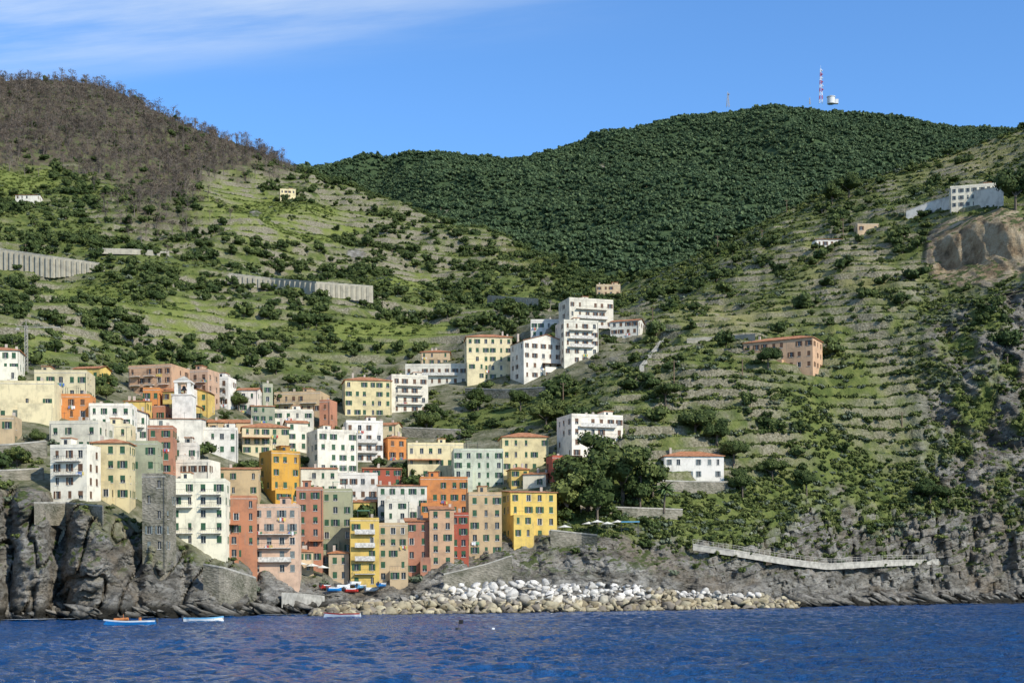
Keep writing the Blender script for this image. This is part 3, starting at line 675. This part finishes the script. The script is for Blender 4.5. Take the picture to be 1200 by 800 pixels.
# ================================================================ FOLIAGE
def folmat(name,dark,light):
    m,nt,b=newmat(name); oi=nt.nodes.new('ShaderNodeObjectInfo').outputs['Random']
    at=nd(nt,'ShaderNodeAttribute',attribute_name='lv').outputs['Fac']
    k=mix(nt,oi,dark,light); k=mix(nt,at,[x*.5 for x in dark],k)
    nt.links.new(k,b.inputs['Base Color']); b.inputs['Roughness'].default_value=.7; b.inputs['Specular IOR Level'].default_value=.15
    return m
M_fo1=folmat('scrub_leaves',(.06,.088,.022),(.20,.22,.06)); M_fo2=folmat('tree_leaves',(.05,.078,.021),(.135,.165,.045))
M_fo3=folmat('hazy_forest_leaves',(.055,.095,.042),(.13,.175,.072)); M_fo4=folmat('vine_leaves',(.11,.15,.03),(.20,.225,.055))  # forest green is bluer and paler: aerial haze put into the leaf colour
M_fo5=folmat('silver_leaves',(.12,.15,.09),(.22,.24,.15)); M_bark=simple('bark',(.12,.095,.07),.9); M_burn=simple('burnt_bark',(.13,.105,.085),.9,.4,.05)
M_twig=folmat('dry_twigs',(.09,.07,.05),(.18,.135,.095))
def clump(name,seed,nleaf,rad,ls,hgt=0,mat=None,lumps=8,flat=.75,core=True,coll=None):
    r=np.random.default_rng(seed)
    cen=r.normal(0,.42,(lumps,3))*rad*np.array([1,1,flat]); cen[:,2]=np.abs(cen[:,2])*.9; cr=r.uniform(.38,.62,lumps)*rad
    c=r.integers(0,lumps,nleaf); d=r.normal(size=(nleaf,3)); d/=np.linalg.norm(d,axis=1)[:,None]; d[:,2]=np.where(d[:,2]<-.5,-d[:,2],d[:,2])
    P=cen[c]+d*cr[c][:,None]*r.uniform(.75,1.08,nleaf)[:,None]*np.array([1,1,.85])
    nrm=d+r.normal(0,.45,(nleaf,3)); nrm/=np.linalg.norm(nrm,axis=1)[:,None]
    t=np.cross(nrm,r.normal(size=(nleaf,3))); t/=np.linalg.norm(t,axis=1)[:,None]; bt=np.cross(nrm,t)
    s=(ls*r.uniform(.6,1.3,nleaf))[:,None]
    Q=np.stack([P-t*s-bt*s*.6,P+t*s*.8-bt*s,P+t*s+bt*s*.7,P-t*s*.7+bt*s],1).reshape(-1,3)
    zoff=hgt; Q[:,2]+=zoff
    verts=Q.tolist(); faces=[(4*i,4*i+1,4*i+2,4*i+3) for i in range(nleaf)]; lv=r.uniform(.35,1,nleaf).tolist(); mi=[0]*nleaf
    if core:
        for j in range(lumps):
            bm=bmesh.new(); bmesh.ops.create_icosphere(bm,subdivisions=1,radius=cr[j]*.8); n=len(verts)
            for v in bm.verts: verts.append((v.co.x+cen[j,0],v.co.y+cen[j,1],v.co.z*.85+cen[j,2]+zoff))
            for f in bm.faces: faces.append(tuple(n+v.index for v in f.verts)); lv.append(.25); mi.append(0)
            bm.free()
    if hgt>0:
        mb=MB(); mb.beam((0,0,-1),(0,0,hgt),rad*.09,rad*.05)
        for j in range(min(5,lumps)): mb.beam((0,0,hgt*.6),tuple(cen[j]+np.array([0,0,hgt])),rad*.04,rad*.02,4)
        n=len(verts); verts+=mb.v
        for f in mb.f: faces.append(tuple(n+q for q in f)); lv.append(1); mi.append(1)
    me=bpy.data.meshes.new(name); me.from_pydata([tuple(v) for v in verts],[],faces)
    a=me.attributes.new('lv','FLOAT','FACE'); a.data.foreach_set('value',lv)
    me.materials.append(mat); me.materials.append(M_bark); me.polygons.foreach_set('material_index',mi); me.update()
    ob=bpy.data.objects.new(name,me)
    if coll is not None: coll.objects.link(ob)
    return ob
def deadtree(name,seed,coll,twigs=60):
    r=random.Random(seed); mb=MB(); H=r.uniform(7,9); mb.beam((0,0,-.5),(r.uniform(-.3,.3),0,H),.22,.06,5); tw=[]
    for i in range(16):
        z=H*r.uniform(.35,.98); a=r.uniform(0,6.3); L=(1.1-z/H)*3+.6; e_=(L*math.cos(a),L*math.sin(a),z+L*.9); mb.beam((0,0,z),e_,.09,.03,4); tw.append(e_)
    nf=len(mb.f)
    for i in range(twigs):
        b_=Vector(r.choice(tw))+Vector((r.gauss(0,.6),r.gauss(0,.6),r.gauss(0,.6))); d=Vector((r.gauss(0,1),r.gauss(0,1),r.gauss(0,1))).normalized(); t=d.orthogonal().normalized()
        mb.quad(tuple(b_-d*.5),tuple(b_+t*.14),tuple(b_+d*.5),tuple(b_-t*.14))
    me=bpy.data.meshes.new(name); me.from_pydata(mb.v,[],mb.f); a=me.attributes.new('lv','FLOAT','FACE'); a.data.foreach_set('value',[1.]*len(mb.f))
    me.materials.append(M_burn); me.materials.append(M_twig); me.polygons.foreach_set('material_index',[0]*nf+[1]*(len(mb.f)-nf)); coll.objects.link(bpy.data.objects.new(name,me))
def scatter(name,pts,sc,rot,idx,coll):
    if len(pts)==0: return
    me=bpy.data.meshes.new(name); me.vertices.add(len(pts)); me.vertices.foreach_set('co',np.asarray(pts,np.float32).ravel())
    a=me.attributes.new('scl','FLOAT_VECTOR','POINT'); a.data.foreach_set('vector',np.asarray(sc,np.float32).ravel())
    a=me.attributes.new('rot','FLOAT_VECTOR','POINT'); a.data.foreach_set('vector',np.asarray(rot,np.float32).ravel())
    a=me.attributes.new('idx','INT','POINT'); a.data.foreach_set('value',np.asarray(idx,np.int32))
    ob=link(bpy.data.objects.new(name,me))
    ng=bpy.data.node_groups.new(name,'GeometryNodeTree'); ng.interface.new_socket(name='Geometry',in_out='INPUT',socket_type='NodeSocketGeometry'); ng.interface.new_socket(name='Geometry',in_out='OUTPUT',socket_type='NodeSocketGeometry')
    gi=ng.nodes.new('NodeGroupInput'); go=ng.nodes.new('NodeGroupOutput'); ci=ng.nodes.new('GeometryNodeCollectionInfo'); ci.inputs['Collection'].default_value=coll; ci.inputs['Separate Children'].default_value=True; ci.inputs['Reset Children'].default_value=True
    ip=ng.nodes.new('GeometryNodeInstanceOnPoints'); ip.inputs['Pick Instance'].default_value=True
    def na_(nm,ty):
        n_=ng.nodes.new('GeometryNodeInputNamedAttribute'); n_.data_type=ty; n_.inputs['Name'].default_value=nm
        return [o for o in n_.outputs if o.enabled and o.name=='Attribute'][0]
    L=ng.links.new
    L(gi.outputs[0],ip.inputs['Points']); L(ci.outputs[0],ip.inputs['Instance']); L(na_('idx','INT'),ip.inputs['Instance Index']); L(na_('rot','FLOAT_VECTOR'),ip.inputs['Rotation']); L(na_('scl','FLOAT_VECTOR'),ip.inputs['Scale']); L(ip.outputs[0],go.inputs[0])
    mo=ob.modifiers.new('scatter','NODES'); mo.node_group=ng
dxv=np.stack([np.gradient(X,axis=1),np.gradient(Y,axis=1),np.gradient(Z,axis=1)],-1); dyv=np.stack([np.gradient(X,axis=0),np.gradient(Y,axis=0),np.gradient(Z,axis=0)],-1)
area=np.linalg.norm(np.cross(dxv,dyv),axis=-1)
fp=np.array(foot)
def place(name,dens,coll,nv,s0,s1,sink=.15,zsc=(.8,1.15)):
    lam=dens*area; lam=np.where(TR>16.4,0,lam)
    num=rng.poisson(np.clip(lam,0,5)); ii,jj=np.nonzero(num)
    x=X[ii,jj];y=Y[ii,jj];z=Z[ii,jj]
    x=x+rng.normal(0,.3,len(x))*1.; 
    ok=np.ones(len(x),bool)
    for cx_,cy_,r_ in fp:
        ok&=((x-cx_)**2+(y-cy_)**2)>(r_)**2
        ok&=~((np.abs(x-cx_)<r_*.8)&(y<cy_)&(y>cy_-r_-2.5))
    x,y,z=x[ok],y[ok],z[ok]; n=len(x)
    s=rng.uniform(s0,s1,n)*rng.choice([.65,1,1,1.3],n); sc=np.stack([s*rng.uniform(.85,1.2,n),s*rng.uniform(.85,1.2,n),s*rng.uniform(zsc[0],zsc[1],n)],-1)
    rot=np.stack([rng.normal(0,.08,n),rng.normal(0,.08,n),rng.uniform(0,6.28,n)],-1)
    scatter(name,np.stack([x,y,z-s*sink],-1),sc,rot,rng.integers(0,nv,n),coll); print(name,n)
def newcoll(n): return bpy.data.collections.new(n)
cA=newcoll('scrub_templates')
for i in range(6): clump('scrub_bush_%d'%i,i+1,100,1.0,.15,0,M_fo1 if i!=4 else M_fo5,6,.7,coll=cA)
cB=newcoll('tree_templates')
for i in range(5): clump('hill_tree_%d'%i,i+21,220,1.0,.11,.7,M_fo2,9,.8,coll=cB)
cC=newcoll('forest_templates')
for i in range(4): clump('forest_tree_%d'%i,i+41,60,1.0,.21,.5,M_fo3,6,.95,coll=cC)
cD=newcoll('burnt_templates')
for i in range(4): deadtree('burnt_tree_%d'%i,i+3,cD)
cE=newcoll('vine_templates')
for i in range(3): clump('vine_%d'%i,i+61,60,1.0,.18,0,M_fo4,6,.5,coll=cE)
terrd=(tw_r+tl*vinen>.4)
tread=np.where(terrd,(ft<.42)*1.9+.15,1.)
row=np.where(terrd,((ft>.05)&(ft<.30))*3.4,1.)
patch=sst(-.35,.1,fbm(X/17,Y/17,3,301)); patchb=sst(-.1,.25,fbm(X/28,Y/28,3,303))
grove=(blob(705,565,60,40))*(TR<6)
free=(1-rock)*(1-town*.55)
RH=(1-left)*(TR>2.7)*(TR<11.3); LH=left*(TR>2.8)*(TR<11.3)
near=1-sst(5.5,7.5,TR)
openr=1-.6*np.clip(dryr,0,1)
place('scrub_bushes',(RH*(.24+.28*near)*tread*(.4+.6*patch)*openr+LH*.16*(TR<6.5)*patch+LH*(TR>=6.5)*.09*tread*(1-burnt*.7)*(1-vine*.9))*free+rock*cl*.10+rock*(TR>1.9)*(TR<4.6)*.045*sst(1.9,3.2,TR)*(1-leftc*.5),cA,6,.5,1.45)
place('hillside_trees',(RH*.013*patchb*openr+LH*(TR<6.5)*.012+LH*(TR>=6.5)*.025*(.3+patchb)*(1-burnt*.85)*(1-vine*.97))*free+grove*.02,cB,5,1.4,3.0)
place('forest_trees',(TR>12.3)*.030+ (TR>11.3)*(TR<=12.3)*.01,cC,4,2.6,4.6,sink=.2,zsc=(.9,1.3))
place('burnt_trees',burnt*LH*.030,cD,4,.65,1.1,sink=.02)
place('vineyard_rows',(vine*LH*.14*row+RH*.05*row*(patch)+RH*dryr*.05*row+LH*(TR>6)*.03*row)*(1-burnt)*free,cE,3,.6,1.15,sink=.1)
def tree(name,px,py,hpx,mat,seed,wide=1.):
    D=ground(px,py)-1; x,y,z=W(px,py,D); hm=hpx/F*D
    ob=clump(name,seed,1500,hm*.40*wide,hm*.026,hm*.5,mat,13,.8)
    ob.location=(x,D,z-.3); ob.name=name; scene.collection.objects.link(ob)
for t in [(690,600,80,1.0),(730,592,74,1.0),(665,610,54,1.0),(712,560,55,1.),(765,585,50,1.),(668,570,42,1.),(700,612,50,1.2),(740,560,46,1.1),(900,430,28,1.2),(640,500,30,1.3),(610,480,26,1.2),(1190,245,52,1.0),(995,232,30,1.3),(975,240,24,1.2),(860,540,28,1.4),(870,578,26,1.4),(1180,420,40,1.),(500,506,26,1.2),(560,480,26,1.2),(125,470,20,1.3),(130,455,20,1.),(280,480,22,1.3),(750,600,46,1.),(815,510,34,1.4),(840,520,28,1.4),(905,560,26,1.5),(945,575,24,1.6),(1090,590,28,1.5),(780,470,26,1.3),(20,545,22,1.4),(44,520,18,1.4)]:
    tree('broadleaf_tree',t[0],t[1],t[2],M_fo1 if int(t[0])%5==0 and t[0]<740 else M_fo2,int(t[0]),t[3])
for (tx,ty,hp) in ((750,590,9.),(778,596,5.)):
    D=ground(tx,ty)-4; x,y,z=W(tx,ty,D); e=empty('palm_tree',(x,D,z)); mb=MB()
    mb.beam((0,0,-1),(.2,0,hp*.6),.32,.25,7); mb.beam((.2,0,hp*.6),(.3,0,hp),.25,.22,7); mb.obj('trunk',M_bark,e)
    fr=MB()
    for i in range(44):
        a=R.uniform(0,6.28); el=R.uniform(-.3,1.2); L=R.uniform(2.6,3.6); p=Vector((.3,0,hp)); v=Vector((math.cos(a)*math.cos(el),math.sin(a)*math.cos(el),math.sin(el))); sd=Vector((-math.sin(a),math.cos(a),0))
        for k_ in range(7):
            q=p+v*(L/7); wv=.42*(1-abs(k_-2.5)/5.5)
            for sgn in (-1,1): fr.quad(tuple(p),tuple(q),tuple(q+sd*sgn*wv-Vector((0,0,wv*.7))),tuple(p+sd*sgn*wv-Vector((0,0,wv*.7))))
            p=q; v=(v+Vector((0,0,-.17))).normalized()
    fr.obj('fronds',simple('palm_leaf',(.10,.15,.05),.6),e)
# ================================================================ MASTS, POLES
M_red=simple('red_paint',(.45,.04,.03),.6)
def mast(name,px,py,hpx,Dm,wb=5.,seg=9,ant=True,mono=None):
    D=Dm; x,y,z=W(px,py,D); h=hpx/F*D; e=empty(name,(x,D,z-4)); A_,B_=MB(),MB(); h+=4
    for s_ in range(seg):
        t=A_ if s_%2 else B_; z0=h*s_/seg; z1=h*(s_+1)/seg; w0=wb*(1-.75*s_/seg)/2; w1=wb*(1-.75*(s_+1)/seg)/2; r=.36
        c4=[(-1,-1),(1,-1),(1,1),(-1,1)]
        for q in range(4):
            a,b_=c4[q],c4[(q+1)%4]
            t.beam((a[0]*w0,a[1]*w0,z0),(a[0]*w1,a[1]*w1,z1),r,k=4); t.beam((a[0]*w0,a[1]*w0,z0),(b_[0]*w1,b_[1]*w1,z1),r*.6,k=4); t.beam((a[0]*w1,a[1]*w1,z1),(b_[0]*w1,b_[1]*w1,z1),r*.6,k=4)
        if ant and s_>2:
            t.beam((w0,-w0-.3,(z0+z1)/2),(w0+1.6,-w0-1.2,(z0+z1)/2),1.1,1.1,8)
    A_.obj('red_sections',mono or M_red,e); B_.obj('white_sections',mono or M_white,e); t=MB(); t.beam((0,0,h),(0,0,h+h*.12),.2,.1); t.obj('antenna',M_white,e)
Dk=2590
mast('radio_mast',962,119,38,Dk,6.); mast('relay_mast',853,123,14,Dk,5.,4,True,M_conc)
mast('relay_mast',949,120,5,Dk,2.,2,False,M_conc)
x,y,z=W(973,120,Dk); e=empty('water_tank',(x,Dk-6,z-5)); mb=MB(); mb.beam((0,0,0),(0,0,12),7,7,20); mb.beam((0,0,12.01),(0,0,13),8,8,20); mb.beam((0,0,13.01),(0,0,15),3,2.4,12); mb.box(7.1,13,-3,3,0,8); mb.obj('tank',simple('tank_paint',(.62,.62,.60),.7,.1),e)
def pole(px,py,hpx,name='utility_pole',bar=True,D=None):
    D=D or ground(px,py); x,y,z=W(px,py,D); h=hpx/F*D; e=empty(name,(x,D,z)); mb=MB(); mb.beam((0,0,-1),(0,0,h),.2,.13,6)
    if bar:
        mb.beam((-.9,0,h-.5),(.9,0,h-.5),.07,k=4)
        for q in (-.8,0,.8): mb.beam((q,0,h-.5),(q,0,h-.2),.08,k=5)
    mb.obj('pole',M_wood,e)
for p in [(922,252,18),(988,280,24),(841,300,24),(893,285,16),(765,388,28),(790,450,28),(1057,498,16),(1,192,16),(870,440,20),(30,300,14),(660,470,22),(1160,240,12)]: pole(*p)
D=ground(31,436)-2; x,y,z=W(31,432,D); e=empty('tower_crane',(x,D,z)); mb=MB(); hh=11.5
for a,b_ in ((-.3,-.3),(.3,-.3),(.3,.3),(-.3,.3)): mb.beam((a,b_,-2),(a,b_,hh),.08,k=4)
for i in range(12):
    z0=i*hh/12; mb.beam((-.3,-.3,z0),(.3,-.3,z0+hh/12),.05,k=4); mb.beam((.3,.3,z0),(-.3,.3,z0+hh/12),.05,k=4)
mb.beam((-2.5,0,hh-.6),(9,0,hh-.6),.1,k=4); mb.beam((-2.5,0,hh-.1),(9,0,hh-.5),.08,k=4); mb.beam((0,0,hh+1.5),(8,0,hh-.5),.04,k=4); mb.beam((0,0,hh+1.5),(-2.5,0,hh-.5),.04,k=4); mb.beam((0,0,hh),(0,0,hh+1.5),.08,k=4); mb.box(-2.6,-1.8,-.4,.4,hh-1.3,hh-.65)
mb.obj('lattice',M_conc,e)
D=ground(752,430); e=empty('hillside_staircase'); mb=MB()
a=Vector(W(752,430,D-1)); b_=Vector(W(776,400,ground(776,400)-1)); n=26
for i in range(n):
    p=a.lerp(b_,i/n); q=a.lerp(b_,(i+1)/n); mb.box(p.x-.7,p.x+.7,p.y-.4,p.y+.9,p.z-1.5,q.z)
mb.beam(a+Vector((.8,-.4,1.2)),b_+Vector((.8,-.4,1.2)),.05,k=4); mb.obj('steps',M_conc,e)
# ================================================================ BOATS
def boat(name,px,py,lpx,head,hullc,stripe,D=None,z=None,wid=2.0,extra=0):
    if D is None: D=sea(px,py); z=0.
    x=W(px,py,D)[0]; L=lpx/F*D/max(.5,abs(math.cos(head))); e=empty(name,(x,D,z),head)
    def sec(t,scale=1,dz=0):
        w=wid/2*(1-abs(max(0,t-.35)/.65)**2.2)*(.85 if t<.1 else 1)*scale; sheer=.62+.45*max(0,t-.5)**1.5*2+.1*(1-t)
        keel=-.25+.35*max(0,t-.75)*2
        return [(w,sheer+dz),(w*.93,sheer-.22),(w*.72,.05),(0,keel)]
    hb,st,inn=MB(),MB(),MB(); N_=14; S=[sec(i/N_) for i in range(N_+1)]
    X_=lambda i: -L/2+L*i/N_
    for i in range(N_):
        for sg in (-1,1):
            for j in range(3):
                tgt=st if j==0 else hb
                a,b_=S[i][j],S[i][j+1]; c,d=S[i+1][j],S[i+1][j+1]
                tgt.quad((X_(i),sg*a[0],a[1]),(X_(i+1),sg*c[0],c[1]),(X_(i+1),sg*d[0],d[1]),(X_(i),sg*b_[0],b_[1]))
            a,c=S[i][0],S[i+1][0]; inn.quad((X_(i),sg*a[0]*.93,a[1]-.03),(X_(i+1),sg*c[0]*.93,c[1]-.03),(X_(i+1),sg*c[0]*.6,.2),(X_(i),sg*a[0]*.6,.2))
            st.quad((X_(i),sg*a[0],a[1]),(X_(i+1),sg*c[0],c[1]),(X_(i+1),sg*c[0]*.9,c[1]),(X_(i),sg*a[0]*.9,a[1]))
        inn.quad((X_(i),-S[i][0][0]*.6,.2),(X_(i+1),-S[i+1][0][0]*.6,.2),(X_(i+1),S[i+1][0][0]*.6,.2),(X_(i),S[i][0][0]*.6,.2))
    s0=S[0]; hb.quad(*([(X_(0),q[0],q[1]) for q in s0]+[(X_(0),-q[0],q[1]) for q in s0[:-1][::-1]]))
    for t in (.3,.55,.75):
        w=sec(t)[0][0]*.9; inn.box(-L/2+L*t-.12,-L/2+L*t+.12,-w,w,.42,.47)
    hb.obj('hull',hullc,e); st.obj('gunwale',stripe,e); inn.obj('interior',M_wood,e)
    m_=MB(); m_.box(-L/2-.35,-L/2-.05,-.18,.18,.45,1.05); m_.beam((-L/2-.2,0,.5),(-L/2-.2,0,-.4),.08); m_.beam((-L/2-.1,0,.85),(-L/2+.6,0,.95),.03); m_.obj('outboard_motor',M_iron,e)
    if extra:
        c=MB(); c.beam((L*.12,0,.4),(L*.12,0,1.7),.04); c.beam((L*.3,-.3,.75),(L*.02,.2,.95),.32,.22,8); c.beam((-L*.2,.1,.5),(-L*.2,.1,1.15),.28,.2,8); c.obj('gear',simple('orange_gear',(.45,.16,.05),.7),e)
M_blue=simple('blue_paint',(.02,.20,.50),.4,.1); M_lb=simple('light_blue',(.15,.4,.6),.4,.1)
boat('rowing_boat',152,732,60,math.pi+.08,M_blue,M_white,extra=1); boat('rowing_boat',239,728,46,.05,M_white,M_lb)
boat('rowing_boat',401,722.5,44,math.pi-.1,M_white,M_red)
for i,(px,py,c1) in enumerate([(392,693,M_blue),(402,690,M_white),(412,694,M_red),(424,690,M_lb),(436,693,M_white),(382,690,M_red),(448,688,M_blue),(418,686,M_white)]):
    D=ground(px,py)-1; boat('beached_boat',px,py,15,R.uniform(.5,1.4),c1,M_white,D,W(px,py,D)[2]+.3,1.5)
D=sea(537,738); x=W(537,738,D)[0]; e=empty('marker_buoy',(x,D,0)); mb=MB(); mb.beam((0,0,-.2),(0,0,.35),.35,.35,10); mb.beam((0,0,.2),(.1,0,1.3),.03); mb.obj('float',M_iron,e); mb=MB(); mb.quad((.1,0,1.3),(.07,0,.75),(.6,.1,.8),(.65,.1,1.25)); mb.obj('flag',M_dark,e)
D=sea(578,738); x=W(578,738,D)[0]; mb=MB(); mb.beam((x,D,-.1),(x,D,.3),.22,.16,10); mb.obj('mooring_buoy',M_white,None,True)
def umb(px,py,c=M_canvas,r=1.8):
    D=ground(px,py)-1.5; x,y,z=W(px,py,D); e=empty('parasol',(x,D,z)); mb=MB(); mb.beam((0,0,-.5),(0,0,2.5),.04); mb.obj('post',M_iron,e); mb=MB(); k=8
    for i in range(k):
        a,b_=2*math.pi*i/k,2*math.pi*(i+1)/k; mb.quad((r*math.cos(a),r*math.sin(a),2.1),(r*math.cos(b_),r*math.sin(b_),2.1),(0,0,2.75))
    mb.obj('canopy',c,e)
for p in [(352,672),(366,674),(378,676),(690,624),(700,622),(712,624),(724,622),(662,628)]: umb(*p)
D=ground(735,624)-2; x,y,z=W(728,624,D); e=empty('shelter_canopy',(x,D,z)); mb=MB(); mb.box(0,4.5,0,3,2.6,2.8); mb.obj('roof',M_lb,e); mb=MB()
for a in (.1,4.3):
    for b_ in (.1,2.8): mb.beam((a,b_,-1),(a,b_,2.6),.06)
mb.obj('posts',M_iron,e)
# ================================================================ LIGHT
ts=Vector((.60,-.55,.56)).normalized(); el=math.asin(ts.z); az=math.atan2(ts.x,ts.y)
sd=bpy.data.lights.new('sun','SUN'); sd.energy=5.0; sd.angle=math.radians(.5); sd.color=(1,.945,.83)
so=bpy.data.objects.new('sun',sd); so.rotation_euler=ts.to_track_quat('Z','Y').to_euler(); scene.collection.objects.link(so)
w=bpy.data.worlds.new('World'); scene.world=w; w.use_nodes=True; nt=w.node_tree; bg=nt.nodes['Background']
sky=nd(nt,'ShaderNodeTexSky',sky_type='NISHITA'); sky.sun_disc=False; sky.sun_elevation=el; sky.sun_rotation=az; sky.ozone_density=1.8; sky.dust_density=.3; sky.air_density=1.0
skc=mix(nt,1.0,sky.outputs[0],(.80,1.24,1.70),'MULTIPLY')
tc=nt.nodes.new('ShaderNodeTexCoord').outputs['Generated']; sp=nd(nt,'ShaderNodeSeparateXYZ',{0:tc}).outputs
zc=mth(nt,'MAXIMUM',sp[2],.03); cu=mth(nt,'DIVIDE',sp[0],zc); cv=mth(nt,'DIVIDE',sp[1],zc)
qv=mth(nt,'ADD',mth(nt,'SUBTRACT',cv,2.42),mth(nt,'MULTIPLY',cu,.22))
cvec=nd(nt,'ShaderNodeCombineXYZ',{0:mth(nt,'MULTIPLY',cu,1.0),1:mth(nt,'MULTIPLY',qv,4.),2:0.}).outputs[0]
cn=noise(nt,cvec,1.6,8,.62); cn2=noise(nt,cvec,.7,3,.5)
cm=mth(nt,'MULTIPLY',maprange(nt,qv,.24,-.12),maprange(nt,cu,.4,-.55))
cf=mth(nt,'MULTIPLY',cm,maprange(nt,mth(nt,'ADD',mth(nt,'MULTIPLY',cn,.6),mth(nt,'MULTIPLY',cn2,.4)),.30,.70)); cf=mth(nt,'MULTIPLY',cf,.68)
k=mix(nt,cf,skc,(6.2,7.0,7.9))
nt.links.new(k,bg.inputs[0]); bg.inputs[1].default_value=.13
# ================================================================ CAMERA
cd=bpy.data.cameras.new('camera'); cam=bpy.data.objects.new('camera',cd); scene.collection.objects.link(cam); scene.camera=cam
cd.sensor_width=36; cd.lens=F/1200*36; cd.shift_y=290/1200; cd.clip_start=.5; cd.clip_end=60000
cam.matrix_world=Matrix(((cs,sn,0,0),(0,0,-1,0),(-sn,cs,0,H0),(0,0,0,1)))
print('buildings',cnt)
